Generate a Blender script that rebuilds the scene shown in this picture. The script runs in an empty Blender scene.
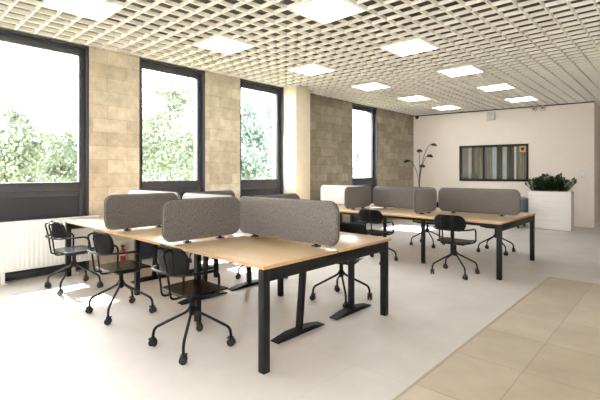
import bpy, bmesh, math, random
from mathutils import Vector, Matrix
random.seed(7)
S = bpy.context.scene
COL = S.collection
PI = math.pi

# ------------------------------------------------------------------ materials
def new_mat(name):
    m = bpy.data.materials.new(name); m.use_nodes = True
    nt = m.node_tree
    b = nt.nodes['Principled BSDF']
    return m, nt, b

def srgb(r, g, b):
    f = lambda c: (c/255/12.92) if c/255 <= .04045 else ((c/255+.055)/1.055)**2.4
    return (f(r), f(g), f(b), 1)

def plain(name, col, rough=.5, metal=0, spec=.5, var=0, scale=8, bump=0, bscale=60):
    m, nt, b = new_mat(name)
    b.inputs['Base Color'].default_value = col
    b.inputs['Roughness'].default_value = rough
    b.inputs['Metallic'].default_value = metal
    b.inputs['Specular IOR Level'].default_value = spec
    tc = nt.nodes.new('ShaderNodeTexCoord')
    if var:
        n = nt.nodes.new('ShaderNodeTexNoise'); n.inputs['Scale'].default_value = scale; n.inputs['Detail'].default_value = 5
        nt.links.new(tc.outputs['Object'], n.inputs['Vector'])
        r = nt.nodes.new('ShaderNodeValToRGB')
        r.color_ramp.elements[0].position = .3; r.color_ramp.elements[1].position = .7
        r.color_ramp.elements[0].color = tuple(c*(1-var) for c in col[:3])+(1,)
        r.color_ramp.elements[1].color = tuple(min(1, c*(1+var)) for c in col[:3])+(1,)
        nt.links.new(n.outputs['Fac'], r.inputs['Fac']); nt.links.new(r.outputs['Color'], b.inputs['Base Color'])
    if bump:
        n2 = nt.nodes.new('ShaderNodeTexNoise'); n2.inputs['Scale'].default_value = bscale; n2.inputs['Detail'].default_value = 4
        nt.links.new(tc.outputs['Object'], n2.inputs['Vector'])
        bp = nt.nodes.new('ShaderNodeBump'); bp.inputs['Strength'].default_value = bump; bp.inputs['Distance'].default_value = .01
        nt.links.new(n2.outputs['Fac'], bp.inputs['Height']); nt.links.new(bp.outputs['Normal'], b.inputs['Normal'])
    return m

def emit(name, col, strength):
    m = bpy.data.materials.new(name); m.use_nodes = True
    nt = m.node_tree; nt.nodes.clear()
    o = nt.nodes.new('ShaderNodeOutputMaterial'); e = nt.nodes.new('ShaderNodeEmission')
    e.inputs['Color'].default_value = col; e.inputs['Strength'].default_value = strength
    nt.links.new(e.outputs[0], o.inputs[0])
    return m

def swizzle(nt, tc_out, order):
    s = nt.nodes.new('ShaderNodeSeparateXYZ'); c = nt.nodes.new('ShaderNodeCombineXYZ')
    nt.links.new(tc_out, s.inputs[0])
    for i, a in enumerate(order):
        if a is not None: nt.links.new(s.outputs[a], c.inputs[i])
    return c.outputs[0]

def stone(name, c1, c2, mortar, bw=.5, bh=.2, offx=0):
    """big dressed blocks in running courses; the wall lies in the YZ plane"""
    m, nt, b = new_mat(name)
    tc = nt.nodes.new('ShaderNodeTexCoord')
    v = swizzle(nt, tc.outputs['Object'], ('Y', 'Z', None))
    mp = nt.nodes.new('ShaderNodeMapping'); mp.inputs['Location'].default_value = (offx, .03, 0)
    nt.links.new(v, mp.inputs['Vector'])
    br = nt.nodes.new('ShaderNodeTexBrick')
    br.inputs['Scale'].default_value = 1; br.inputs['Brick Width'].default_value = bw; br.inputs['Row Height'].default_value = bh
    br.inputs['Mortar Size'].default_value = .0035; br.inputs['Mortar Smooth'].default_value = .3
    br.inputs['Color1'].default_value = c1; br.inputs['Color2'].default_value = c2; br.inputs['Mortar'].default_value = mortar
    br.offset = .42
    nt.links.new(mp.outputs[0], br.inputs['Vector'])
    n = nt.nodes.new('ShaderNodeTexNoise'); n.inputs['Scale'].default_value = 5; n.inputs['Detail'].default_value = 8; n.inputs['Roughness'].default_value = .65
    nt.links.new(tc.outputs['Object'], n.inputs['Vector'])
    rp = nt.nodes.new('ShaderNodeValToRGB')
    rp.color_ramp.elements[0].position = .3; rp.color_ramp.elements[0].color = (.66, .64, .6, 1)
    rp.color_ramp.elements[1].position = .7; rp.color_ramp.elements[1].color = (1.08, 1.06, 1.03, 1)
    nt.links.new(n.outputs['Fac'], rp.inputs['Fac'])
    mx = nt.nodes.new('ShaderNodeMix'); mx.data_type = 'RGBA'; mx.blend_type = 'MULTIPLY'; mx.inputs['Factor'].default_value = 1
    nt.links.new(br.outputs['Color'], mx.inputs['A']); nt.links.new(rp.outputs['Color'], mx.inputs['B'])
    nt.links.new(mx.outputs['Result'], b.inputs['Base Color'])
    b.inputs['Roughness'].default_value = .85
    bp = nt.nodes.new('ShaderNodeBump'); bp.inputs['Strength'].default_value = .35; bp.inputs['Distance'].default_value = .01
    nt.links.new(n.outputs['Fac'], bp.inputs['Height']); nt.links.new(bp.outputs['Normal'], b.inputs['Normal'])
    return m

def floor_mat(name, c1, c2, joint, w, h, loc, rough, msize=.004, nstr=.5):
    m, nt, b = new_mat(name)
    tc = nt.nodes.new('ShaderNodeTexCoord')
    mp = nt.nodes.new('ShaderNodeMapping'); mp.inputs['Location'].default_value = loc
    nt.links.new(tc.outputs['Object'], mp.inputs['Vector'])
    br = nt.nodes.new('ShaderNodeTexBrick'); br.offset = 0
    br.inputs['Scale'].default_value = 1; br.inputs['Brick Width'].default_value = w; br.inputs['Row Height'].default_value = h
    br.inputs['Mortar Size'].default_value = msize; br.inputs['Mortar Smooth'].default_value = .2
    br.inputs['Color1'].default_value = c1; br.inputs['Color2'].default_value = c2; br.inputs['Mortar'].default_value = joint
    nt.links.new(mp.outputs[0], br.inputs['Vector'])
    n = nt.nodes.new('ShaderNodeTexNoise'); n.inputs['Scale'].default_value = 2.2; n.inputs['Detail'].default_value = 9; n.inputs['Roughness'].default_value = .62
    nt.links.new(tc.outputs['Object'], n.inputs['Vector'])
    rp = nt.nodes.new('ShaderNodeValToRGB')
    rp.color_ramp.elements[0].position = .3; rp.color_ramp.elements[0].color = (.82, .8, .77, 1)
    rp.color_ramp.elements[1].position = .7; rp.color_ramp.elements[1].color = (1.06, 1.05, 1.04, 1)
    nt.links.new(n.outputs['Fac'], rp.inputs['Fac'])
    mx = nt.nodes.new('ShaderNodeMix'); mx.data_type = 'RGBA'; mx.blend_type = 'MULTIPLY'; mx.inputs['Factor'].default_value = nstr
    nt.links.new(br.outputs['Color'], mx.inputs['A']); nt.links.new(rp.outputs['Color'], mx.inputs['B'])
    nt.links.new(mx.outputs['Result'], b.inputs['Base Color'])
    b.inputs['Roughness'].default_value = rough
    return m

def wood(name, c1, c2, order=('X', 'Y', 'Z'), stretch=(1.2, 26, 26), rough=.42):
    m, nt, b = new_mat(name)
    tc = nt.nodes.new('ShaderNodeTexCoord')
    v = swizzle(nt, tc.outputs['Object'], order)
    mp = nt.nodes.new('ShaderNodeMapping'); mp.inputs['Scale'].default_value = stretch
    nt.links.new(v, mp.inputs['Vector'])
    n = nt.nodes.new('ShaderNodeTexNoise'); n.inputs['Scale'].default_value = 1.5; n.inputs['Detail'].default_value = 6; n.inputs['Distortion'].default_value = .6
    nt.links.new(mp.outputs[0], n.inputs['Vector'])
    rp = nt.nodes.new('ShaderNodeValToRGB')
    rp.color_ramp.elements[0].position = .3; rp.color_ramp.elements[0].color = c1
    rp.color_ramp.elements[1].position = .72; rp.color_ramp.elements[1].color = c2
    nt.links.new(n.outputs['Fac'], rp.inputs['Fac']); nt.links.new(rp.outputs['Color'], b.inputs['Base Color'])
    b.inputs['Roughness'].default_value = rough
    return m

def fabric(name, c1, c2):
    m, nt, b = new_mat(name)
    tc = nt.nodes.new('ShaderNodeTexCoord')
    mp = nt.nodes.new('ShaderNodeMapping'); mp.inputs['Scale'].default_value = (170, 170, 50)
    nt.links.new(tc.outputs['Object'], mp.inputs['Vector'])
    n = nt.nodes.new('ShaderNodeTexNoise'); n.inputs['Scale'].default_value = 1; n.inputs['Detail'].default_value = 3
    nt.links.new(mp.outputs[0], n.inputs['Vector'])
    rp = nt.nodes.new('ShaderNodeValToRGB')
    rp.color_ramp.elements[0].position = .32; rp.color_ramp.elements[0].color = c1
    rp.color_ramp.elements[1].position = .68; rp.color_ramp.elements[1].color = c2
    nt.links.new(n.outputs['Fac'], rp.inputs['Fac']); nt.links.new(rp.outputs['Color'], b.inputs['Base Color'])
    b.inputs['Roughness'].default_value = .95
    b.inputs['Sheen Weight'].default_value = .5
    bp = nt.nodes.new('ShaderNodeBump'); bp.inputs['Strength'].default_value = .3; bp.inputs['Distance'].default_value = .004
    nt.links.new(n.outputs['Fac'], bp.inputs['Height']); nt.links.new(bp.outputs['Normal'], b.inputs['Normal'])
    return m

def glass(name, tint=(1, 1, 1, 1), gloss=1.0):
    m = bpy.data.materials.new(name); m.use_nodes = True
    nt = m.node_tree; nt.nodes.clear()
    o = nt.nodes.new('ShaderNodeOutputMaterial'); t = nt.nodes.new('ShaderNodeBsdfTransparent'); g = nt.nodes.new('ShaderNodeBsdfGlossy')
    t.inputs['Color'].default_value = tint; g.inputs['Roughness'].default_value = .02
    # Schlick reflectance, the same from both faces of the thin pane
    lw = nt.nodes.new('ShaderNodeLayerWeight'); lw.inputs['Blend'].default_value = .5
    pw = nt.nodes.new('ShaderNodeMath'); pw.operation = 'POWER'; pw.inputs[1].default_value = 5
    ad = nt.nodes.new('ShaderNodeMath'); ad.operation = 'MULTIPLY_ADD'; ad.inputs[1].default_value = .96; ad.inputs[2].default_value = .035
    mu = nt.nodes.new('ShaderNodeMath'); mu.operation = 'MULTIPLY'; mu.inputs[1].default_value = gloss; mu.use_clamp = True
    mx = nt.nodes.new('ShaderNodeMixShader')
    nt.links.new(lw.outputs['Facing'], pw.inputs[0]); nt.links.new(pw.outputs[0], ad.inputs[0]); nt.links.new(ad.outputs[0], mu.inputs[0]); nt.links.new(mu.outputs[0], mx.inputs[0])
    nt.links.new(t.outputs[0], mx.inputs[1]); nt.links.new(g.outputs[0], mx.inputs[2]); nt.links.new(mx.outputs[0], o.inputs[0])
    return m

M = {}
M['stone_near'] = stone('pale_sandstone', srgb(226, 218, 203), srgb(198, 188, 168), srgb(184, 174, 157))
M['stone_far'] = stone('weathered_sandstone', srgb(176, 167, 148), srgb(146, 138, 120), srgb(118, 110, 94), .42, .2, .17)  # darker blocks for the wall past the third window
M['plaster'] = plain('white_plaster', srgb(242, 233, 223), .8, var=.015, scale=3, bump=.03)
M['column'] = plain('pale_concrete', srgb(232, 222, 202), .75, var=.04, scale=6, bump=.05)
M['light_floor'] = floor_mat('pale_stone_floor', srgb(232, 227, 222), srgb(230, 224, 218), srgb(221, 214, 207), 1.31, 1.31, (.4, .2, 0), .42, .003)
M['tile_floor'] = floor_mat('beige_tile_floor', srgb(223, 209, 189), srgb(207, 192, 171), srgb(184, 169, 148), .62, .655, (.18, .155, 0), .38, .004, .9)
M['trim_metal'] = plain('floor_strip_metal', srgb(196, 182, 162), .4, .2)
M['grid'] = plain('cream_ceiling_grid', srgb(244, 241, 233), .5, var=.01)
M['slab'] = plain('raw_ceiling_slab', srgb(82, 78, 71), .9, var=.1, scale=2)
M['dark_frame'] = plain('anthracite_window_frame', srgb(64, 66, 72), .42, 0, .35, var=.04, scale=3)
M['dark_panel'] = plain('anthracite_panel', srgb(52, 54, 61), .3, 0, .45, var=.04, scale=2)
M['radiator'] = plain('white_radiator_paint', srgb(240, 238, 235), .35)
M['black_metal'] = plain('charcoal_powder_coat', srgb(17, 17, 18), .5, 0, .3, var=.06, scale=20)
M['chair_tube'] = plain('black_lacquered_tube', srgb(8, 8, 9), .34, 0, .25, var=.05, scale=30)
M['chair_shell'] = plain('black_plywood_shell', srgb(8, 8, 9), .27, 0, .35, var=.05, scale=30)
M['chair_back'] = plain('black_padded_vinyl', srgb(9, 9, 10), .6, 0, .16, var=.05, scale=30)
M['rubber'] = plain('black_castor_rubber', srgb(12, 12, 12), .5, var=.05)
M['oak'] = wood('light_oak_veneer', srgb(212, 182, 143), srgb(226, 199, 162), rough=.3)
M['ply'] = wood('plywood_edge', srgb(178, 140, 98), srgb(205, 168, 124), stretch=(1, 1, 200))
M['felt'] = fabric('grey_heather_fabric', srgb(72, 66, 62), srgb(124, 116, 111))
M['felt_pale'] = fabric('pale_grey_fabric', srgb(176, 174, 176), srgb(206, 204, 207))  # the grey screen fabric, lightened to carry the window light
M['piping'] = plain('dark_grey_piping', srgb(70, 68, 68), .9, var=.05)
M['lamp_white'] = plain('light_frame_white', srgb(245, 244, 240), .4)
M['panel_emit'] = emit('panel_light_diffuser', (1, .97, .93, 1), 1.2)
M['tube_emit'] = emit('panel_light_tube', (1, .97, .93, 1), 6)
M['meeting_emit'] = emit('meeting_room_light', (1, .98, .95, 1), 16)
M['pane'] = glass('clear_window_glass', (.97, .98, .98, 1), 1.0)
M['pane_inner'] = glass('meeting_room_glass', (.95, .97, .96, 1), 1.2)
M['white_board'] = wood('white_grained_board', srgb(228, 224, 218), srgb(240, 237, 232), ('X', 'Z', 'Y'), (1, 16, 1), .45)
M['leaf'] = plain('glossy_dark_leaf', srgb(40, 66, 30), .35, 0, .5, var=.45, scale=9)
M['leaf_light'] = plain('mid_green_leaf', srgb(84, 120, 62), .4, var=.3, scale=9)
M['stem'] = plain('green_stem', srgb(62, 84, 42), .5, var=.2)
M['soil'] = plain('dark_soil', srgb(40, 32, 26), .95, var=.3, scale=30)
M['tree_leaf'] = plain('summer_tree_leaf', srgb(112, 122, 102), .7, var=.35, scale=1.5)
M['tree_leaf_blue'] = plain('conifer_needle', srgb(104, 118, 110), .7, var=.3, scale=1.5)
M['bark'] = plain('bark', srgb(96, 80, 64), .9, var=.3)
M['ground'] = plain('dry_grass_ground', srgb(140, 140, 112), .95, var=.2, scale=.7)
M['armchair'] = plain('blue_grey_upholstery', srgb(136, 144, 158), .9, var=.08, scale=50, bump=.1)
M['dark_plinth'] = plain('dark_plinth', srgb(45, 45, 46), .6, var=.05)
M['white_plastic'] = plain('white_plastic', srgb(232, 228, 220), .45, var=.01)
M['grey_mesh'] = plain('speaker_mesh', srgb(205, 200, 190), .7, var=.05, scale=200)
M['black_plastic'] = plain('black_plastic', srgb(18, 18, 19), .4, var=.05)
M['lens'] = plain('smoked_lens', srgb(120, 116, 110), .15)
M['red'] = plain('red_enamel', srgb(165, 24, 26), .3, var=.03)
M['orange'] = plain('orange_sign_face', srgb(226, 176, 128), .6, var=.03)
M['maroon'] = plain('maroon_sign_print', srgb(92, 32, 26), .6, var=.03)
M['curtain_white'] = plain('white_curtain', srgb(248, 249, 250), .85, var=.04, scale=4)  # strip colours standing for windows and piers mirrored in the glass
M['curtain_olive'] = plain('olive_beige_curtain', srgb(158, 152, 126), .85, var=.08, scale=4)
M['curtain_blue'] = plain('pale_blue_curtain', srgb(212, 226, 234), .85, var=.08, scale=4)
M['curtain_brown'] = plain('taupe_curtain', srgb(66, 57, 49), .9, var=.1, scale=4)
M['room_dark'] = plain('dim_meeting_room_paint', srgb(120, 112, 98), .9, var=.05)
M['facade'] = plain('pale_facade', srgb(190, 190, 186), .8, var=.05, scale=1)
M['roof'] = plain('grey_roof', srgb(120, 120, 122), .8, var=.1)

# ------------------------------------------------------------------ mesh helpers
class MB:
    def __init__(self):
        self.bm = bmesh.new(); self.mats = []; self.cur = 0
    def mat(self, m):
        if m not in self.mats: self.mats.append(m)
        self.cur = self.mats.index(m); return self
    def box(self, x0, x1, y0, y1, z0, z1, bev=0, T=None):
        n0 = len(self.bm.faces)
        vs = [self.bm.verts.new(p) for p in ((x0,y0,z0),(x1,y0,z0),(x1,y1,z0),(x0,y1,z0),(x0,y0,z1),(x1,y0,z1),(x1,y1,z1),(x0,y1,z1))]
        fs = [self.bm.faces.new([vs[i] for i in q]) for q in ((3,2,1,0),(4,5,6,7),(0,1,5,4),(1,2,6,5),(2,3,7,6),(3,0,4,7))]
        for f in fs: f.material_index = self.cur
        if bev:
            es = list({e for f in fs for e in f.edges})
            r = bmesh.ops.bevel(self.bm, geom=es, offset=bev, segments=2, affect='EDGES', profile=.5)
            vs = list({v for v in r['verts']} | {v for v in vs if v.is_valid})
            for f in r['faces']: f.material_index = self.cur
        if T is not None:
            for v in vs: v.co = T @ v.co
        return self
    def tube(self, pts, r, n=10, closed=False, cap=True, taper=None):
        P = [Vector(p) for p in pts]; N = len(P)
        rings = []; up = None
        for i in range(N):
            if closed: t = (P[(i+1) % N]-P[i-1]).normalized()
            elif i == 0: t = (P[1]-P[0]).normalized()
            elif i == N-1: t = (P[-1]-P[-2]).normalized()
            else: t = ((P[i+1]-P[i]).normalized()+(P[i]-P[i-1]).normalized()).normalized()
            if up is None:
                a = Vector((0,0,1)) if abs(t.z) < .9 else Vector((1,0,0))
                up = (a - t*a.dot(t)).normalized()
            else: up = (up - t*up.dot(t)).normalized()
            s = t.cross(up)
            rr = r if taper is None else r*(1+(taper-1)*i/max(1, N-1))
            rings.append([self.bm.verts.new(P[i]+rr*(math.cos(2*PI*k/n)*up+math.sin(2*PI*k/n)*s)) for k in range(n)])
        M_ = N if closed else N-1
        for i in range(M_):
            a, b = rings[i], rings[(i+1) % N]
            for k in range(n):
                f = self.bm.faces.new((a[k], a[(k+1)%n], b[(k+1)%n], b[k])); f.material_index = self.cur
        if not closed and cap:
            f = self.bm.faces.new(list(reversed(rings[0]))); f.material_index = self.cur
            f = self.bm.faces.new(rings[-1]); f.material_index = self.cur
        return self
    def lathe(self, prof, T=None, n=24):
        rings = []
        for r, z in prof:
            rings.append([self.bm.verts.new((T @ Vector((r*math.cos(2*PI*k/n), r*math.sin(2*PI*k/n), z))) if T is not None else (r*math.cos(2*PI*k/n), r*math.sin(2*PI*k/n), z)) for k in range(n)])
        for a, b in zip(rings, rings[1:]):
            for k in range(n):
                f = self.bm.faces.new((a[k], a[(k+1)%n], b[(k+1)%n], b[k])); f.material_index = self.cur
        f = self.bm.faces.new(list(reversed(rings[0]))); f.material_index = self.cur
        f = self.bm.faces.new(rings[-1]); f.material_index = self.cur
        return self
    def pad(self, w, h, t, r, fn, e=.012, nx=20, nz=6):
        """rounded-rectangle cushion; (u along width, v along height, d depth) -> fn(u,v,d)"""
        def col_us(wh):
            # dense sampling in the rounded corners
            c = [-(wh) + r*(1-math.cos(PI/2*i/6)) for i in range(7)]
            mid = [(-(wh)+r) + (2*wh-2*r)*i/(nx) for i in range(1, nx)]
            return c+mid+[-x for x in reversed(c)]
        base = col_us(w/2)
        def layer(d, ins):
            g = []
            for u in base:
                # top of outline at this u
                du = max(0, abs(u)-(w/2-r))
                tz = h/2 - r + math.sqrt(max(0, r*r-du*du))
                su = (w/2-ins)/(w/2); sz = (h/2-ins)/(h/2)
                g.append([self.bm.verts.new(fn(u*su, (-tz+2*tz*j/nz)*sz, d)) for j in range(nz+1)])
            return g
        prof = [(-t/2, e), (-t/2+e*.35, e*.35), (-t/2+e, 0), (t/2-e, 0), (t/2-e*.35, e*.35), (t/2, e)]
        def ring(g):
            nc = len(g)
            return [g[i][0] for i in range(nc)] + [g[-1][j] for j in range(1, nz+1)] + [g[i][nz] for i in range(nc-2, -1, -1)] + [g[0][j] for j in range(nz-1, 0, -1)]
        first = layer(*prof[0]); last = layer(*prof[-1])
        for g, flip in ((first, False), (last, True)):
            for i in range(len(g)-1):
                for j in range(nz):
                    q = [g[i][j], g[i+1][j], g[i+1][j+1], g[i][j+1]]
                    f = self.bm.faces.new(q if not flip else q[::-1]); f.material_index = self.cur
        rs = [ring(first)]
        for d, ins in prof[1:-1]:
            g = layer(d, ins); R = ring(g); keep = set(R)
            for c in g:
                for v in c:
                    if v not in keep: self.bm.verts.remove(v)
            rs.append(R)
        rs.append(ring(last))
        for a, b in zip(rs, rs[1:]):
            k = len(a)
            for i in range(k):
                f = self.bm.faces.new((a[i], b[i], b[(i+1)%k], a[(i+1)%k])); f.material_index = self.cur
        return self
    def poly_prism(self, pts, z0, z1, T=None):
        lo = [self.bm.verts.new((T @ Vector((x,y,z0))) if T is not None else (x,y,z0)) for x, y in pts]
        hi = [self.bm.verts.new((T @ Vector((x,y,z1))) if T is not None else (x,y,z1)) for x, y in pts]
        n = len(pts)
        fs = [self.bm.faces.new(lo[::-1]), self.bm.faces.new(hi)]
        fs += [self.bm.faces.new((lo[i], lo[(i+1)%n], hi[(i+1)%n], hi[i])) for i in range(n)]
        for f in fs: f.material_index = self.cur
        return self
    def quad(self, *p):
        f = self.bm.faces.new([self.bm.verts.new(q) for q in p]); f.material_index = self.cur; return self
    def build(self, name, m=None, parent=None, smooth=True, fix=True):
        if fix: bmesh.ops.recalc_face_normals(self.bm, faces=self.bm.faces[:])
        me = bpy.data.meshes.new(name); self.bm.to_mesh(me); self.bm.free()
        for mm in (self.mats or [m]): me.materials.append(mm)
        if smooth:
            for p in me.polygons: p.use_smooth = True
            me.set_sharp_from_angle(angle=math.radians(35))
        o = bpy.data.objects.new(name, me); COL.objects.link(o)
        if parent is not None: o.parent = parent
        return o

def fillet(pts, r, n=5, closed=False):
    P = [Vector(p) for p in pts]; out = []; N = len(P)
    for i in range(N):
        if not closed and i in (0, N-1): out.append(P[i]); continue
        a, b, c = P[i-1], P[i], P[(i+1) % N]
        da, dc = (a-b), (c-b); rr = min(r, da.length*.48, dc.length*.48)
        p0 = b+da.normalized()*rr; p1 = b+dc.normalized()*rr
        for k in range(n+1):
            t = k/n; out.append((1-t)**2*p0+2*t*(1-t)*b+t*t*p1)
    return out

def thing(name, label, cat, loc=(0,0,0), rz=0, group=None):
    o = bpy.data.objects.new(name, None); COL.objects.link(o); o.location = loc; o.rotation_euler = (0,0,rz)
    o.empty_display_size = .1
    return tag(o, label, cat, group)
def tag(o, label, cat, group=None):
    o['label'] = label; o['category'] = cat
    if group: o['group'] = group
    return o
def struct(o): o['kind'] = 'structure'; return o
def dup(root, loc, rz, label, group=None):
    r = root.copy(); COL.objects.link(r); r.location = loc; r.rotation_euler = (0,0,rz); r['label'] = label
    if group: r['group'] = group
    for ch in list(root.children):
        c = ch.copy(); COL.objects.link(c); c.parent = r
        for g in ch.children:
            d = g.copy(); COL.objects.link(d); d.parent = c
    return r

# ------------------------------------------------------------------ room shell
WX = -6.2          # inner face of the window wall
CZ = 3.185         # underside of the open-cell ceiling
X1, Y0, Y1 = 3.4, -2.6, 16.0
SX, SY = -1.27, 6.2   # corner where the beige tiling meets the pale floor

fl = MB()
fl.mat(M['light_floor'])
fl.quad((WX-.4,Y0,0),(SX,Y0,0),(SX,SY,0),(WX-.4,SY,0)); fl.quad((WX-.4,SY,0),(X1,SY,0),(X1,Y1,0),(WX-.4,Y1,0))
fl.mat(M['tile_floor']); fl.quad((SX,Y0,0),(X1,Y0,0),(X1,SY,0),(SX,SY,0))
struct(fl.build('floor', smooth=False))
struct(MB().box(SX-.009, SX+.009, Y0, SY+.009, 0, .0025).box(SX+.009, X1, SY-.006, SY+.006, 0, .0025).build('trim_1', M['trim_metal'], smooth=False))

struct(MB().box(WX-.4, X1+.2, Y0-.2, Y1+.2, 3.62, 3.75).build('ceiling', M['slab'], smooth=False))

# light panels sit in three-cell squares of the grid
CELL = .21
LX = (-5.09, -3.2)
LIGHTS = [(LX[0], 1.35+1.89*k) for k in range(6)] + [(LX[1], 1.35+1.89*k) for k in range(-1, 6)] + [(LX[0], 1.35-1.89)] + [(1.89+LX[1], 1.35-1.89*k) for k in (0, 1)]  # panels behind the camera and over the tiles added unseen, for fill
LS = .63
g = MB()
def spans(lo, hi, cuts):
    out = [(lo, hi)]
    for a, b in cuts:
        nxt = []
        for s, e in out:
            if b <= s or a >= e: nxt.append((s, e)); continue
            if a > s: nxt.append((s, a))
            if b < e: nxt.append((b, e))
        out = nxt
    return out
TH, HT = .0075, .046
x = -5.09-5*CELL
xs = []
while x < X1: xs.append(x); x += CELL
ys = []; y = 1.35-18*CELL
while y < Y1: ys.append(y); y += CELL
for x in xs:
    cuts = [(ly-.004, ly+LS+.004) for lx, ly in LIGHTS if lx+.01 < x < lx+LS-.01]
    for a, b in spans(Y0, Y1, cuts): g.box(x-TH, x+TH, a, b, CZ, CZ+HT)
for y in ys:
    cuts = [(lx-.004, lx+LS+.004) for lx, ly in LIGHTS if ly+.01 < y < ly+LS-.01]
    for a, b in spans(WX, X1, cuts): g.box(a, b, y-TH, y+TH, CZ+.004, CZ+HT)
struct(g.build('ceiling_grid', M['grid'], smooth=False))

# --- window wall: stone piers between the full-height window bays
WINS = [(-3.0, -1.78), (-.97, .24), (1.0, 2.24), (2.985, 4.19), (4.985, 6.15), (8.65, 9.82)]
PIERS = [(Y0, -3.0+.0)] if Y0 < -3.0 else []
edges = [Y0] + [v for w in WINS for v in w] + [13.2]
w1 = MB()
for i, (a, b) in enumerate([(Y0-.0, Y0)] + [(WINS[k][1], WINS[k+1][0]) for k in range(len(WINS)-1)] + [(WINS[-1][1], 13.2)]):
    if b-a < .02: continue
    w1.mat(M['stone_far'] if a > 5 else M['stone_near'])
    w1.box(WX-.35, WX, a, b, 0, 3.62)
for a, b in WINS:
    w1.mat(M['stone_near']); w1.box(WX-.35, WX-.02, a, b, CZ+.03, 3.62)
struct(w1.build('wall_left', smooth=False))
# projecting column after the third window
struct(MB().box(WX, -5.83, 6.155, 6.6, 0, CZ-.004, .006).build('trim_2', M['column']))

def window(idx, a, b):
    f = MB()
    xf, xb = WX-.07, WX-.14
    # dark reveal lining
    f.box(WX-.15, WX+.004, a, a+.022, 0, CZ-.002); f.box(WX-.15, WX+.004, b-.022, b, 0, CZ-.002)
    f.box(WX-.15, WX+.004, a, b, CZ-.03, CZ-.002)
    w = .085
    f.box(xb, xf, a+.02, a+w, 0, CZ-.03, .004); f.box(xb, xf, b-w-.022, b-.02, 0, CZ-.03, .004)
    f.box(xb, xf, a+w, b-w, 3.045, CZ-.03, .004)          # head
    f.box(xb, xf+.006, a+w, b-w, 1.135, 1.245, .004)      # sash rail
    f.box(xb, xf-.006, a+.02, b-.02, 1.055, 1.14, .004)        # transom
    f.box(xb, xf, a+w, b-w, 0, .09, .004)
    o = struct(f.build('window_%d' % idx, M['dark_frame']))
    MB().box(WX-.112, WX-.106, a+w-.005, b-w+.005, 1.24, 3.05).build('pane', M['pane'], o, smooth=False)
    MB().box(WX-.13, WX-.095, a+w-.01, b-w+.01, .08, 1.065, .004).build('lower_panel', M['dark_panel'], o)
    if idx < 4:
        h = MB().box(xf, xf+.012, a+.045, a+.07, 1.55, 1.69, .003); h.box(xf+.012, xf+.03, a+.05, a+.066, 1.59, 1.605, .002); h.box(xf+.03, xf+.04, a+.05, a+.066, 1.48, 1.605, .003)
        h.build('window_handle', M['black_metal'], o)
    return o
for i, (a, b) in enumerate(WINS[2:]): window(i+1, a, b)
for i, (a, b) in enumerate(WINS[:2]): window(i+7, a, b)

# --- back wall: slightly skewed, ends in a free corner on the right
BP = Vector((WX, 11.95, 0)); BQ = Vector((-1.6, 12.6, 0))
BANG = math.atan2(BQ.y-BP.y, BQ.x-BP.x); BL = (BQ-BP).length
BT = Matrix.Translation(BP) @ Matrix.Rotation(BANG, 4, 'Z')
# interior window in it: s along the wall
IW = (1.395, 3.195, 1.14, 2.175)
bw = MB()
def wb(mb, s0, s1, d0, d1, z0, z1, bev=0): mb.box(s0, s1, d0, d1, z0, z1, bev, BT)
wb(bw, -.3, IW[0], 0, .14, 0, 3.62); wb(bw, IW[1], BL, 0, .14, 0, 3.62)
wb(bw, IW[0], IW[1], 0, .14, 0, IW[2]); wb(bw, IW[0], IW[1], 0, .14, IW[3], 3.62)
struct(bw.build('wall_back', M['plaster'], smooth=False))
struct(MB().box(BQ.x-.14, BQ.x, BQ.y+.02, Y1, 0, 3.62).build('wall_side', M['plaster'], smooth=False))
tg = MB(); wb(tg, .0, BL, -.014, -.0005, CZ-.03, CZ-.004); struct(tg.build('trim_3', M['black_metal'], smooth=False))  # dark strip standing in for the shaded gap below the ceiling
bb = MB(); wb(bb, 0, BL+.012, -.012, 0, 0, .07, .002); bb.box(BQ.x, BQ.x+.012, BQ.y, Y1, 0, .07, .002)
struct(bb.build('baseboard_back', M['plaster']))
# shallow part of the meeting room behind the glass
ir = MB()
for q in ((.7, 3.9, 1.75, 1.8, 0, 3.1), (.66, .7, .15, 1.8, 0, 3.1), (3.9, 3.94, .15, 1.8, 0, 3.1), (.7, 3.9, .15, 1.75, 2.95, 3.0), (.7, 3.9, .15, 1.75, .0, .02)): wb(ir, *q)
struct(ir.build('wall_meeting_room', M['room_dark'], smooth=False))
fr = MB()
z0, z1 = IW[2], IW[3]
for q in ((IW[0], IW[1], -.03, .14, z0, z0+.06), (IW[0], IW[1], -.03, .14, z1-.055, z1), (IW[0], IW[0]+.05, -.03, .14, z0+.06, z1-.055), (IW[1]-.05, IW[1], -.03, .14, z0+.06, z1-.055),
          (IW[0]+.64, IW[0]+.685, -.015, .14, z0+.06, z1-.055)):
    wb(fr, *q, bev=.004)
iw = struct(fr.build('window_5', M['black_metal']))
p = MB(); wb(p, IW[0]+.05, IW[0]+.64, .03, .036, z0+.06, z1-.055); p.build('pane', M['pane_inner'], iw, smooth=False)
p = MB(); wb(p, IW[0]+.685, IW[1]-.05, .03, .036, z0+.06, z1-.055); p.build('pane', M['pane_inner'], iw, smooth=False)
ml = thing('ceiling_light', 'ceiling light panel inside the meeting room, hidden above the interior window', 'ceiling light', BT @ Vector((2.3, 1.1, 2.9)), BANG)  # added fill light for the space behind the glass, never in view
MB().box(-.6, .6, -.15, .15, .0, .04).build('frame', M['lamp_white'], ml, smooth=False)
MB().box(-.57, .57, -.12, .12, -.012, -.001).build('diffuser', M['meeting_emit'], ml, smooth=False)
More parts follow.
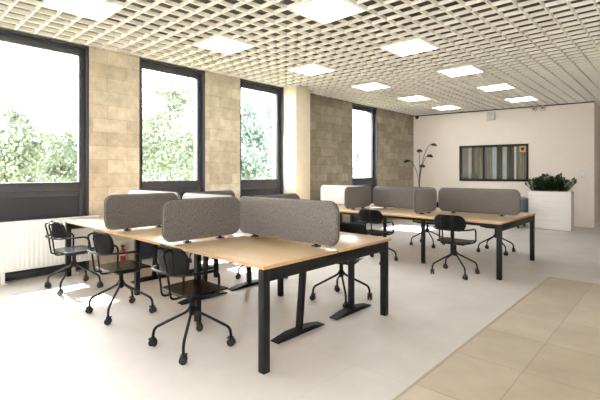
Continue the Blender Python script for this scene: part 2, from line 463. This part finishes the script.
# strips behind the glass, coloured as reflections of the windows and piers
def curtain(s0, s1, m, label):
    c = MB(); n = max(10, int((s1-s0)*60)); d = .55
    prev = None
    for i in range(n+1):
        s = s0+(s1-s0)*i/n; dd = d+.022*math.sin(i*1.15)
        cur = [BT @ Vector((s, dd, .03)), BT @ Vector((s, dd, 2.93))]
        cur = [c.bm.verts.new(v) for v in cur]
        if prev: c.bm.faces.new((prev[0], cur[0], cur[1], prev[1]))
        prev = cur
    o = c.build('curtain', m, fix=False); md = o.modifiers.new('thickness', 'SOLIDIFY'); md.thickness = .006
    return tag(o, label, 'curtain', 'curtains behind the meeting room window')
STRIPS = [(1.53, 1.615, 'white', 'white curtain at the far left behind the black-framed interior window'),
 (1.63, 1.69, 'brown', 'narrow taupe curtain beside the white one at the left of the interior window'),
 (1.72, 1.98, 'olive', 'olive beige curtain behind the narrow left pane of the interior window'),
 (2.06, 2.18, 'olive', 'olive beige curtain just right of the interior window mullion'),
 (2.2, 2.31, 'blue', 'left one of two pale blue curtains behind the interior window'),
 (2.325, 2.46, 'brown', 'taupe curtain between two pale blue curtains in the interior window'),
 (2.475, 2.58, 'blue', 'right one of two pale blue curtains behind the interior window'),
 (2.6, 2.765, 'brown', 'wide dark taupe curtain right of centre behind the interior window'),
 (2.785, 2.83, 'white', 'narrow white curtain in the right half of the interior window'),
 (2.86, 3.02, 'olive', 'olive beige curtain at the right behind the interior window, below the orange sign')]
for a, b, m, lb in STRIPS: curtain(a, b, M['curtain_'+m], lb)

# walls the camera cannot see, closing the room
struct(MB().box(X1, X1+.15, Y0-.15, Y1, 0, 3.62).build('wall_right', M['plaster'], smooth=False))
FO = (-.9, 2.7, .8, 2.9)      # glazed opening added unseen behind the camera, for daylight fill
wf = MB().box(WX-.35, FO[0], Y0-.15, Y0, 0, 3.62).box(FO[1], X1, Y0-.15, Y0, 0, 3.62).box(FO[0], FO[1], Y0-.15, Y0, 0, FO[2]).box(FO[0], FO[1], Y0-.15, Y0, FO[3], 3.62)
struct(wf.build('wall_front', M['plaster'], smooth=False))
f = MB()
for x in (FO[0], (FO[0]+FO[1])/2-.04, FO[1]-.08): f.box(x, x+.08, Y0-.1, Y0-.03, FO[2], FO[3])
f.box(FO[0], FO[1], Y0-.1, Y0-.03, FO[2], FO[2]+.08); f.box(FO[0], FO[1], Y0-.1, Y0-.03, FO[3]-.08, FO[3])
wn = struct(f.build('window_6', M['dark_frame'], smooth=False))
MB().box(FO[0]+.07, FO[1]-.07, Y0-.068, Y0-.062, FO[2]+.07, FO[3]-.07).build('pane', M['pane'], wn, smooth=False)
struct(MB().box(-1.6, X1, Y1, Y1+.15, 0, 3.62).build('wall_far', M['plaster'], smooth=False))

# ------------------------------------------------------------------ light panels
def light_panel(x, y, label):
    t = thing('ceiling_light', label, 'ceiling light', (x+LS/2, y+LS/2, CZ), 0, 'square panel lights in the open-cell ceiling')
    h = LS/2-.008
    f = MB()
    for q in ((-h,h,-h,-h+.02),(-h,h,h-.02,h),(-h,-h+.02,-h+.02,h-.02),(h-.02,h,-h+.02,h-.02)): f.box(*q, -.002, .055)
    f.box(-h+.02, h-.02, -h+.02, h-.02, .045, .055)
    f.build('frame', M['lamp_white'], t, smooth=False)
    MB().box(-h+.02, h-.02, -h+.135, h-.135, .006, .016).build('diffuser', M['panel_emit'], t, smooth=False)
    for s in (-1, 1):
        MB().box(-h+.02, h-.02, min(s*(h-.02), s*(h-.13)), max(s*(h-.02), s*(h-.13)), .004, .014).build('tube_cover', M['tube_emit'], t, smooth=False)
    return t
names = {}
wl = ['ceiling light panel above the first window, nearest in the window-side row', 'second ceiling light panel in the window-side row, above the second pier',
      'third ceiling light panel in the window-side row, in front of the third window', 'fourth ceiling light panel in the window-side row, over the stone wall',
      'fifth ceiling light panel in the window-side row, second from the back wall', 'last ceiling light panel in the window-side row, by the back wall corner']
rl = ['ceiling light panel of the right-hand row, out of frame behind the camera', 'ceiling light panel of the right-hand row, out of frame above the camera',
      'nearest ceiling light panel in the right-hand row, cut by the top of the photo', 'second ceiling light panel in the right-hand row, above the front desk end',
      'third ceiling light panel in the right-hand row, above the rear desk', 'fourth ceiling light panel in the right-hand row, towards the back wall',
      'last ceiling light panel in the right-hand row, above the interior window']
labs = wl + rl + ['ceiling light panel of the window-side row, out of frame behind the camera', 'ceiling light panel over the beige tiles, out of frame', 'ceiling light panel over the beige tiles, behind the camera']
for (x, y), lb in zip(LIGHTS, labs): light_panel(x, y, lb)

# ------------------------------------------------------------------ bench desks
def bench(label, xr, seams, xl, yf, yb, midlegs, posts):
    """seams: x of joints between the three stations; yf/yb front and back edges"""
    ym = (yf+yb)/2
    t = thing('bench_desk', label, 'desk', ((xr+xl)/2, ym, 0), 0, 'six-seat bench desks')
    ox, oy = (xr+xl)/2, ym
    X = [xr]+list(seams)+[xl]
    def B(mb, x0, x1, y0, y1, z0, z1, bev=0): return mb.box(x0-ox, x1-ox, y0-oy, y1-oy, z0, z1, bev)
    for a, b in zip(X[1:], X):
        for s0, s1 in ((yf, ym-.012), (ym+.012, yb)):
            m = MB().mat(M['oak']); B(m, a+.003, b-.003, s0, s1, .715, .74, .0015)
            # ply edge band on the rim
            o = m.build('tabletop', parent=t)
            o.data.materials.append(M['ply'])
            for p in o.data.polygons:
                if abs(p.normal.z) < .6: p.material_index = 1
    L = .058
    def bm_():
        return MB()
    # corner legs
    for x in (xr-.008, xl+.008+L):
        for y in (yf+.006, yb-.05-L):
            B(MB(), x-L, x, y, y+L, 0.004, .715, .003).build('leg', M['black_metal'], t)
    for x, y in midlegs:
        B(MB(), x-.025, x+.025, y-.025, y+.025, .004, .66, .003).build('middle_leg', M['black_metal'], t)
    for x in (xr-.008, xl+.008+L):
        B(MB(), x-L+.004, x-.004, yf+.006+L, yb-.05-L, .625, .713, .002).build('end_beam', M['black_metal'], t)
    for y in (yf+.21, yb-.21):
        B(MB(), xl+.01+L, xr-.01-L, y-.02, y+.02, .655, .713, .002).build('long_beam', M['black_metal'], t)
    B(MB(), xl+.25, xr-.25, ym-.08, ym+.08, .6, .612, .002).build('cable_tray', M['black_metal'], t)
    for x in X[1:-1]:
        B(MB(), x-.02, x+.02, yf+.24, yb-.24, .66, .713, .002).build('cross_beam', M['black_metal'], t)
    for x, y, lean in posts:
        c = MB()
        a, b = Vector((x-ox, y-oy, .02)), Vector((x-ox, y-oy+lean, .712))
        R = Matrix.Translation(a) @ (b-a).to_track_quat('Z', 'Y').to_matrix().to_4x4()
        c.box(-.027, .027, -.02, .02, 0, (b-a).length, .003, R)
        po = c.build('support_post', M['black_metal'], t)
        ft = MB()
        px = x-ox; py = y-oy
        out = [(-.29, .004), (.29, .004), (.29, .012), (.13, .04), (-.13, .04), (-.29, .012)]
        T = Matrix.Translation((px, py, 0)) @ Matrix(((0,0,1,0),(1,0,0,0),(0,1,0,0),(0,0,0,1)))
        ft.poly_prism(out, -.045, .045, T)
        ft.build('floor_foot', M['black_metal'], po)
    return t
bench('light oak six-seat bench desk in the foreground on black legs', -2.06, (-3.26, -4.48), -6.0, 1.86, 3.53,
      [(-3.27, 2.13), (-3.27, 3.2), (-4.48, 2.13), (-4.48, 3.2)],
      [(-2.4, 2.57, .07), (-2.385, 3.31, .0), (-3.83, 2.57, .05), (-3.855, 3.24, -.03), (-5.0, 2.6, .05), (-4.94, 3.24, -.03)])
bench('light oak six-seat bench desk at the rear, before the planter', -1.67, (-2.92, -4.18), -5.5, 5.56, 7.26,
      [(-2.86, 5.82), (-2.86, 6.9), (-4.18, 5.82), (-4.18, 6.9)], [])

# ------------------------------------------------------------------ fabric desk screens
def screen(label, cx, cy, w, along, z0=.766, h=.367, fab='felt', group='grey fabric desk screens'):
    t = thing('desk_screen', label, 'desk screen', (cx, cy, .74), 0 if along == 'X' else PI/2, group)
    MB().pad(w, h, .046, .085, lambda u, v, d: Vector((u, d, z0-.74+h/2+v)), .01, 16, 6).build('fabric_panel', M[fab], t)
    # seam piping round the edge
    pts = []
    hw, hh, r = w/2+.001, h/2+.001, .085
    for cxx, czz, a0 in ((hw-r, hh-r, 0), (-hw+r, hh-r, 90), (-hw+r, -hh+r, 180), (hw-r, -hh+r, 270)):
        for k in range(7):
            a = math.radians(a0+15*k); pts.append((cxx+r*math.cos(a), 0, z0-.74+h/2+czz+r*math.sin(a)))
    MB().tube(pts, .005, 6, closed=True).build('piping', M['piping'], t)
    for s in (-1, 1):
        x = s*(w/2-.24)
        c = MB().box(x-.03, x+.03, -.028, .028, .0005, .012, .002); c.box(x-.012, x+.012, -.012, .012, .012, .05, .002)
        c.build('clamp', M['black_metal'], t)
    return t
# front desk
YM = 2.68
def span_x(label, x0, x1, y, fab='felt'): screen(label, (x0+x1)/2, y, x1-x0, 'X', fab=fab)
def span_y(label, x, y0, y1): screen(label, x, (y0+y1)/2, y1-y0, 'Y')
span_x('long grey fabric screen along the spine at the right end of the front desk', -3.345, -2.06, YM)
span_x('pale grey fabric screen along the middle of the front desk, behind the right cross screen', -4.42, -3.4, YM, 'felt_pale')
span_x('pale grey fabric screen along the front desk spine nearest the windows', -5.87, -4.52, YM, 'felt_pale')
span_y('grey fabric cross screen facing the camera, right one on the front desk', -3.285, 1.79, 2.63)
span_y('grey fabric cross screen facing the camera, left one on the front desk', -4.47, 1.77, 2.63)
span_y('grey fabric cross screen behind the long screen on the front desk', -3.262, 2.73, 3.5)
span_y('grey fabric cross screen on the far side of the front desk, nearer the windows', -4.47, 2.73, 3.5)
# rear desk
YM2 = 6.42
span_x('long grey fabric screen at the right end of the rear desk, before the planter', -2.885, -1.68, YM2)
span_x('light grey fabric screen along the middle of the rear desk', -4.13, -2.96, YM2)
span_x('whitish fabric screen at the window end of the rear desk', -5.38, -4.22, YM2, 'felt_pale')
span_y('short-looking grey cross screen on the rear desk, right one', -2.922, 5.66, 6.385)
span_y('short-looking brown-grey cross screen on the rear desk, left one', -4.175, 5.62, 6.385)

# ------------------------------------------------------------------ chairs
def make_chair(label):
    """faces +Y; castors at the corners of a square"""
    t = thing('office_chair', label, 'chair', (0,0,0), 0, 'black armchairs on castors round the desks')
    # seat shell, dished, narrower and rolled up at the rear, dropping a little at the front
    def seat(u, v, d):
        rear = max(0, -v-.02)/.19
        z = .452 + .12*u*u + d - 1.1*max(0, v-.12)**2 + .35*max(0, -v-.1)**2
        return Vector((u*(1-.22*rear*rear), v+.015, z))
    MB().pad(.43, .41, .014, .05, seat, .005, 14, 12).build('seat', M['chair_shell'], t)
    # backrest, curved about the vertical
    def back(u, v, d):
        return Vector((u, -.195 + .6*u*u + d - .1*v, .712+v))
    MB().pad(.43, .21, .032, .095, back, .012, 18, 6).build('backrest', M['chair_back'], t)
    # arm ring: one tube from under the seat up the front, back along the arms and round behind the backrest
    half = [(.14, -.04, .428), (.2, .05, .43), (.252, .075, .455), (.25, .078, .63), (.255, -.12, .632), (.17, -.262, .632), (0, -.272, .632)]
    pts = half + [(-x, y, z) for x, y, z in half[-2::-1]]
    MB().tube(fillet(pts, .07, 6), .0105, 8).build('arm_ring', M['chair_tube'], t)
    for s in (-1, 1):
        x = s*.066
        lp = fillet([(x, -.02, .428), (x, -.222, .428), (x, -.25, .63), (x, -.288, .79), (x, -.215, .805), (x, -.2, .665)], .035, 6)
        MB().tube(lp, .009, 8).build('back_bracket', M['chair_tube'], t)
    # gas column and hub
    MB().lathe([(.02, .25), (.028, .262), (.028, .32), (.021, .325), (.021, .405), (.05, .41), (.05, .425)]).build('column', M['chair_tube'], t)
    MB().box(-.16, .16, -.1, .1, .415, .435, .004).build('seat_plate', M['chair_tube'], t)
    for sx in (-1, 1):
        for sy in (-1, 1):
            cx, cy = sx*.222, sy*.215
            lg = fillet([(sx*.012, sy*.012, .31), (sx*.03, sy*.03, .275), (cx*.97, cy*.97, .145), (cx, cy, .065)], .06, 6)
            lo = MB().tube(lg, .0115, 8).build('leg', M['chair_tube'], t)
            c = MB()
            ang = random.uniform(0, 2*PI)
            R0 = Matrix.Translation((cx, cy, .0305)) @ Matrix.Rotation(ang, 4, 'Z')
            for w in (-1, 1):
                c.lathe([(.012, -.009), (.027, -.009), (.03, -.006), (.03, .006), (.027, .009), (.012, .009)], R0 @ Matrix.Translation((.0, w*.0145, 0)) @ Matrix.Rotation(PI/2, 4, 'X'), 16)
            c.box(-.018, .018, -.006, .006, -.004, .042, .002, R0)
            c.box(-.03, .012, -.025, .025, .031, .038, .002, R0)
            c.build('castor', M['rubber'], lo)
    return t
CH = [
 ((-2.84, 1.80), 0, 'black armchair on castors nearest the camera, at the front desk'),
 ((-4.02, 1.75), 0, 'black armchair on castors in the middle of the near side of the front desk'),
 ((-5.31, 1.75), 0, 'black armchair on castors by the radiator, standing in sunlight'),
 ((-2.69, 3.55), PI, 'black armchair facing the camera behind the front desk, its backrest above the desk end'),
 ((-3.98, 3.56), PI, 'black armchair facing the camera behind the middle of the front desk'),
 ((-5.25, 3.64), PI, 'black armchair facing the camera behind the window end of the front desk'),
 ((-2.25, 5.51), 0, 'black armchair turned away from the camera at the right end of the rear desk'),
 ((-3.47, 5.48), 0, 'black armchair at the rear desk, seen just over the front desk corner'),
 ((-2.35, 7.52), PI, 'black armchair on the far side of the rear desk, under its right end'),
 ((-3.53, 7.35), PI, 'black armchair on the far side of the rear desk, middle seat'),
]
proto = make_chair(CH[0][2]); proto.location = (*CH[0][0], 0)
for (x, y), rz, lb in CH[1:]: dup(proto, (x, y, 0), rz, lb)

# ------------------------------------------------------------------ radiator
rad = thing('radiator', 'long white ribbed radiator on the wall under the first window', 'radiator', (WX+.1, 1.5, 0))
r = MB(); ya, yb_ = -.85, .83
r.box(-.03, .012, ya, yb_, .145, .755, .004)
y = ya+.02
while y < yb_-.03:
    r.box(.012, .026, y, y+.034, .165, .74, .006); y += .052
r.build('heating_panel', M['radiator'], rad)
r = MB().box(-.045, .03, ya-.004, yb_+.004, .755, .768, .003)
r.build('top_grille', M['radiator'], rad)
for y in (-.3, .5):
    f = MB().box(-.02, .02, y-.022, y+.022, 0.012, .15, .003); f.box(-.05, .05, y-.06, y+.06, .0005, .012, .003)
    f.build('foot', M['radiator'], rad)

# ------------------------------------------------------------------ fire extinguisher against the pier
fe = thing('fire_extinguisher', 'slim red fire extinguisher against the stone pier, seen below the front desk', 'fire extinguisher', (WX+.1, 2.68, 0))
MB().lathe([(.036, .002), (.039, .01), (.039, .2), (.034, .225), (.018, .24), (.018, .25)]).build('cylinder', M['red'], fe)
MB().lathe([(.0396, .15), (.0396, .19)]).build('paper_label', M['white_plastic'], fe)
h = MB().lathe([(.014, .25), (.014, .275)]); h.box(-.01, .01, -.03, .03, .275, .285, .003); h.box(-.008, .008, -.03, .02, .285, .3, .003)
h.build('valve', M['black_plastic'], fe)

# ------------------------------------------------------------------ floor lamp with five arms
lp = thing('floor_lamp', 'black floor lamp with five curved arms and dome shades', 'floor lamp', (-5.68, 11.3, 0))
MB().lathe([(.15, 0.001), (.15, .012), (.03, .022), (.014, .03)]).build('base', M['black_plastic'], lp)
MB().tube([(0,0,.02), (0,0,1.0)], .018, 10).build('pole', M['black_plastic'], lp)
for dx, dy, z in ((-.4, .02, 1.74), (-.09, .2, 2.05), (.42, .06, 2.2), (.385, -.12, 1.87), (.19, -.2, 1.585)):
    pts = []
    p0, p1, p2, p3 = Vector((dx*.02, dy*.02, .95)), Vector((dx*.05, dy*.05, .95+(z-.95)*.55)), Vector((dx*.45, dy*.45, z+.0)), Vector((dx*.93, dy*.93, z+.03))
    for k in range(15):
        s = k/14; pts.append((1-s)**3*p0+3*s*(1-s)**2*p1+3*s*s*(1-s)*p2+s**3*p3)
    ar = MB().tube(pts, .0085, 8).build('arm', M['black_plastic'], lp)
    T = Matrix.Translation((dx, dy, z-.035)) @ Matrix.Rotation(math.atan2(dy, dx), 4, 'Z') @ Matrix.Rotation(.18, 4, 'Y')
    MB().lathe([(.086, 0), (.088, .012), (.08, .038), (.06, .062), (.03, .077), (.012, .08)], T, 20).build('shade', M['black_plastic'], ar)

# ------------------------------------------------------------------ planter and plants
PX0, PX1, PY0, PY1, PH = -2.78, -1.88, 11.33, 11.68, .93
pl = thing('planter', 'tall white box planter with grained boards by the back wall', 'planter', ((PX0+PX1)/2, (PY0+PY1)/2, 0))
hw, hd = (PX1-PX0)/2, (PY1-PY0)/2
b = MB().box(-hw, hw, -hd, -hd+.025, .012, PH, .003); b.box(-hw, hw, hd-.025, hd, .03, PH, .003)
b.box(-hw, -hw+.025, -hd+.025, hd-.025, .03, PH, .003); b.box(hw-.025, hw, -hd+.025, hd-.025, .03, PH, .003)
b.box(-hw+.025, hw-.025, -hd+.025, hd-.025, .03, .06)
b.build('box', M['white_board'], pl)
MB().box(-hw+.03, hw-.03, -hd+.03, hd-.03, 0.001, .03).build('plinth', M['dark_plinth'], pl)
MB().box(-hw+.026, hw-.026, -hd+.026, hd-.026, PH-.12, PH-.05).build('soil', M['soil'], pl)
def leaf(mb, base, d, nrm, L, W):
    d = d.normalized(); s = d.cross(nrm).normalized(); n = s.cross(d)
    prof = [(0, .15), (.25, .8), (.5, 1), (.75, .75), (1, .05)]
    rows = []
    for t, w in prof:
        c = base+d*(L*t)-n*(L*.22*t*t)
        rows.append([mb.bm.verts.new(c-s*W*w+n*W*.25*w), mb.bm.verts.new(c), mb.bm.verts.new(c+s*W*w+n*W*.25*w)])
    for a, b_ in zip(rows, rows[1:]):
        for k in (0, 1): mb.bm.faces.new((a[k], a[k+1], b_[k+1], b_[k]))
ORD = ['leftmost dark green leafy plant in the tall white planter', 'second dark green leafy plant from the left in the tall white planter',
       'third dark green leafy plant from the left in the tall white planter', 'rightmost dark green leafy plant in the tall white planter']
for i in range(4):
    px = PX0+.15+i*(PX1-PX0-.38)/3
    t = thing('leafy_plant', ORD[i], 'plant', (px, (PY0+PY1)/2, PH-.05), 0, 'leafy plants in the white planter')
    lv, st = MB(), MB()
    for k in range(30):
        az = random.uniform(0, 2*PI); tilt = random.uniform(.05, .8); L = random.uniform(.3, .46)*(1-.22*random.random())
        b0 = Vector((random.uniform(-.09, .09), random.uniform(-.06, .06), -.003))
        dr = Vector((math.cos(az)*math.sin(tilt), .55*math.sin(az)*math.sin(tilt), math.cos(tilt)))
        pts = [b0+dr*(L*q)+Vector((0,0,-.15*(q**2)*math.sin(tilt)*L)) for q in (0, .33, .66, 1)]
        st.tube(pts, .006, 6, taper=.5)
        side = dr.cross(Vector((0,0,1))); side = side.normalized() if side.length > .01 else Vector((1,0,0))
        for q_ in range(6):
            q = .3+.7*q_/5
            for sg in (-1, 1):
                leaf(lv, pts[0].lerp(pts[3], q), dr*.5+side*sg*.9+Vector((0,0,random.uniform(-.3,.35))), Vector((0,0,1))+dr*.2+Vector((random.uniform(-.4,.4),random.uniform(-.5,.3),0)), random.uniform(.07, .1), random.uniform(.021, .031))
        leaf(lv, pts[3], dr, side, .085, .024)
    lv.build('foliage', M['leaf'], t, fix=False); st.build('stems', M['stem'], t)
t = thing('leafy_plant', 'green pot plant inside the meeting room at the lower left of the interior window', 'plant', BT @ Vector((1.72, .32, 1.0)), BANG)
lv = MB()
for k in range(60):
    az = random.uniform(0, 2*PI); el = random.uniform(.1, 1.3)
    dr = Vector((math.cos(az)*math.cos(el), .6*math.sin(az)*math.cos(el), math.sin(el)))
    leaf(lv, Vector((0, 0, .2))+dr*random.uniform(.02, .14), dr, Vector((.3, .2, 1)), random.uniform(.08, .12), .028)
lv.build('foliage', M['leaf_light'], t, fix=False)
MB().lathe([(.06, .0), (.08, .16), (.072, .16), (.065, .14)], None, 16).build('pot', M['white_plastic'], t)
sb = MB(); wb(sb, .72, 3.88, .16, .48, .96, .999); tag(sb.build('side_table', M['room_dark'], smooth=False), 'long low shelf inside the meeting room under the interior window, hidden from view', 'shelf')

# ------------------------------------------------------------------ armchair left of the planter
ac = thing('lounge_armchair', 'blue-grey upholstered armchair beside the white planter', 'armchair', (-3.29, 11.42, 0))
MB().box(-.38, .38, -.33, .33, .1, .4, .03).build('seat_base', M['armchair'], ac)
MB().box(-.27, .27, -.34, .2, .4, .5, .04).build('seat_cushion', M['armchair'], ac)
MB().box(-.38, .38, .2, .36, .4, .76, .05).build('backrest', M['armchair'], ac)
for s in (-1, 1):
    MB().box(min(s*.275, s*.42), max(s*.275, s*.42), -.35, .36, .1, .74, .045).build('armrest', M['armchair'], ac)
    for yy in (-.27, .27): MB().box(s*.33-.02, s*.33+.02, yy-.02, yy+.02, .001, .1).build('leg', M['dark_plinth'], ac)

# ------------------------------------------------------------------ small things on the back wall
def on_wall(name, label, cat, s, z):
    t = thing(name, label, cat, BT @ Vector((s, 0, z)), BANG); return t
sp = on_wall('wall_speaker', 'small white box loudspeaker high on the back wall', 'loudspeaker', 2.26, 3.0)
MB().box(-.11, .11, -.11, -.0005, -.12, .11, .008).build('cabinet', M['white_plastic'], sp)
MB().box(-.09, .09, -.116, -.11, -.1, .09, .002).build('grille', M['grey_mesh'], sp)
for s, lb in ((3.335, 'left one of two white motion sensors under the ceiling on the back wall'), (3.53, 'right one of two white motion sensors under the ceiling on the back wall')):
    ms = on_wall('motion_sensor', lb, 'sensor', s, 3.1); ms['group'] = 'white motion sensors on the back wall'
    MB().lathe([(.06, 0), (.068, .01), (.068, .06), (.055, .1), (.02, .115)], Matrix.Rotation(PI/2, 4, 'X') @ Matrix.Translation((0, 0, .001))).build('housing', M['white_plastic'], ms)
    MB().lathe([(.03, .1145), (.026, .125), (.008, .13)], Matrix.Rotation(PI/2, 4, 'X')).build('lens', M['lens'], ms)
cam_ = on_wall('security_camera', 'small black security camera in the far ceiling corner', 'camera', .13, 3.12)
MB().box(-.04, .04, -.03, -.0005, .0, .06, .004).build('bracket', M['black_plastic'], cam_)
MB().lathe([(.01, -.055), (.035, -.045), (.05, -.02), (.05, .01), (.045, .016)], Matrix.Translation((0, -.06, .0))).build('dome', M['black_plastic'], cam_)
sw = on_wall('light_switch', 'white square light switch on the back wall right of the planter', 'light switch', 4.4, 1.34)
MB().box(-.06, .06, -.009, -.0005, -.085, .085, .003).build('plate', M['white_plastic'], sw)
MB().box(-.035, .035, -.014, -.009, -.06, .06, .002).build('rocker', M['lamp_white'], sw)
sg = on_wall('window_sign', 'small orange square sign with a dark emblem on the interior window', 'sign', 3.05, 2.035)
MB().box(-.075, .075, .024, .0295, -.085, .085).build('sign_plate', M['orange'], sg, smooth=False)
T = Matrix(((1,0,0,0),(0,0,1,0),(0,1,0,0),(0,0,0,1)))
e = MB().poly_prism([(-.04,.045),(-.015,.035),(0,.05),(.015,.035),(.04,.045),(.042,0),(.02,-.04),(0,-.052),(-.02,-.04),(-.042,0)], .0225, .0239, T)
e.build('emblem', M['maroon'], sg, smooth=False)

# ------------------------------------------------------------------ outside
struct(MB().box(-70, WX-.36, -30, 70, -.5, -.3).build('ground', M['ground'], smooth=False))
def tree(label, x, y, H, W, conifer=False, n=1500, m='tree_leaf'):
    t = thing('tree', label, 'tree', (x, y, -.3), 0, 'trees outside the windows')
    tr = MB().tube([(0,0,0), (.05,.03,H*.35), (0,.06,H*.8)], .03*H*.5, 8, taper=.3)
    for k in range(9):
        z = H*(.25+.06*k); a = k*2.4; L = W*.35*(1-.07*k)
        tr.tube([(0,0,z), (math.cos(a)*L, math.sin(a)*L, z+L*.5)], .012*H*.3, 5, taper=.3)
    tr.build('trunk', M['bark'], t)
    c = MB()
    clumps = []
    for k in range(34 if not conifer else 60):
        if conifer:
            q = random.random()**.8; R = W/2*(1-q)*.95+.05
            a = random.uniform(0, 2*PI); rr = R*math.sqrt(random.random())
            clumps.append((Vector((rr*math.cos(a), rr*math.sin(a), H*(.1+.88*q))), .12*W*(1.2-q)))
        else:
            while True:
                p_ = Vector([random.uniform(-1, 1) for _ in range(3)])
                if p_.length < 1: break
            clumps.append((Vector((p_.x*W/2, p_.y*W/2, H*.56+p_.z*H*.44*(1-.25*abs(p_.x)))), W*.14))
    for k in range(n):
        cc, rr = random.choice(clumps)
        p_ = cc+Vector([random.gauss(0, .55) for _ in range(3)])*rr
        d = Vector([random.uniform(-1, 1) for _ in range(3)]).normalized(); s = d.orthogonal().normalized()
        L = random.uniform(.05, .1)*max(1, W/3.2)*(1.25 if conifer else 1)
        c.quad(p_-s*L*.45, p_+d*L, p_+s*L*.45, p_-d*L)
    c.build('crown', M[m], t, smooth=False, fix=False)
TREES = [
 ('pale sunlit tree at the left edge of the first window', -14, 2.75, 3.4, 2.2, False, 'tree_leaf'),
 ('low bushy tree in the middle of the first window', -20.2, 5.06, 3.2, 2.6, False, 'tree_leaf'),
 ('rounded tree right of the middle of the first window', -16, 4.75, 3.1, 2.2, False, 'tree_leaf'),
 ('bushy tree by the right jamb of the first window', -22.7, 7.7, 3.7, 2.8, False, 'tree_leaf'),
 ('tall broad tree filling the second window', -13, 7.3, 4.7, 3.0, False, 'tree_leaf'),
 ('grey-green tree behind the left part of the second window', -22.4, 11.5, 4.6, 3.3, False, 'tree_leaf_blue'),
 ('grey-green tree in the right part of the second window', -15.7, 10.1, 4.0, 2.6, False, 'tree_leaf_blue'),
 ('pointed conifer left of the middle of the third window', -18, 15.1, 5.5, 4.4, True, 'tree_leaf_blue'),
 ('pointed conifer right of the middle of the third window', -21.6, 20.2, 6.4, 5.2, True, 'tree_leaf_blue'),
 ('small dark conifer at the left in the far fourth window', -28.5, 40.8, 3.7, 1.2, True, 'tree_leaf_blue'),
 ('small dark conifer at the right in the far fourth window', -28.5, 43.4, 3.5, 1.2, True, 'tree_leaf_blue'),
]
for lb, x, y, H, W, cf, m in TREES: tree(lb, x, y, H+.3, W, cf, 9000 if H > 3.2 else 5500, m)
hs = thing('house', 'low pale house far outside the fourth window', 'house', (-23, 34.5, -.3))
MB().box(-3, 3, -3, 3, 0, 2.2).build('wall', M['facade'], hs, smooth=False)
MB().poly_prism([(-3.3, 2.2), (3.3, 2.2), (0, 2.75)], -3.3, 3.3, Matrix(((0,0,1,0),(1,0,0,0),(0,1,0,0),(0,0,0,1)))).build('roof', M['roof'], hs, smooth=False)

# ------------------------------------------------------------------ light
w = bpy.data.worlds.new('sky'); S.world = w; w.use_nodes = True
nt = w.node_tree
bg = nt.nodes['Background']
tc = nt.nodes.new('ShaderNodeTexCoord'); sp_ = nt.nodes.new('ShaderNodeSeparateXYZ'); rp = nt.nodes.new('ShaderNodeValToRGB')
nt.links.new(tc.outputs['Generated'], sp_.inputs[0]); nt.links.new(sp_.outputs['Z'], rp.inputs['Fac'])
rp.color_ramp.elements[0].color = (1, .99, .97, 1); rp.color_ramp.elements[1].color = (.82, .9, 1, 1)
nt.links.new(rp.outputs['Color'], bg.inputs['Color'])
bg.inputs['Strength'].default_value = 10.0
sl = bpy.data.lights.new('sun', 'SUN'); sl.energy = 22; sl.angle = .009; sl.color = (1, .98, .95)
so = bpy.data.objects.new('sun', sl); COL.objects.link(so)
so.rotation_euler = Vector((1, .07, -1.5)).to_track_quat('-Z', 'Y').to_euler()
so.location = (-12, 4, 14)

# ------------------------------------------------------------------ camera
cd = bpy.data.cameras.new('camera'); co = bpy.data.objects.new('camera', cd); COL.objects.link(co)
cd.sensor_fit = 'HORIZONTAL'; cd.sensor_width = 36; cd.lens = 36*410/600
cd.shift_y = -26.8/600
co.location = (0, 0, 1.37); co.rotation_euler = (PI/2, 0, math.radians(42.9))
cd.clip_start = .05; cd.clip_end = 300
S.camera = co
S.view_settings.view_transform = 'Standard'; S.view_settings.look = 'None'
S.view_settings.exposure = .98; S.view_settings.gamma = 1; S.view_settings.use_curve_mapping = False
S.cycles.use_denoising = True
S.cycles.max_bounces = 12; S.cycles.diffuse_bounces = 6; S.cycles.transparent_max_bounces = 16
S.cycles.sample_clamp_indirect = 8
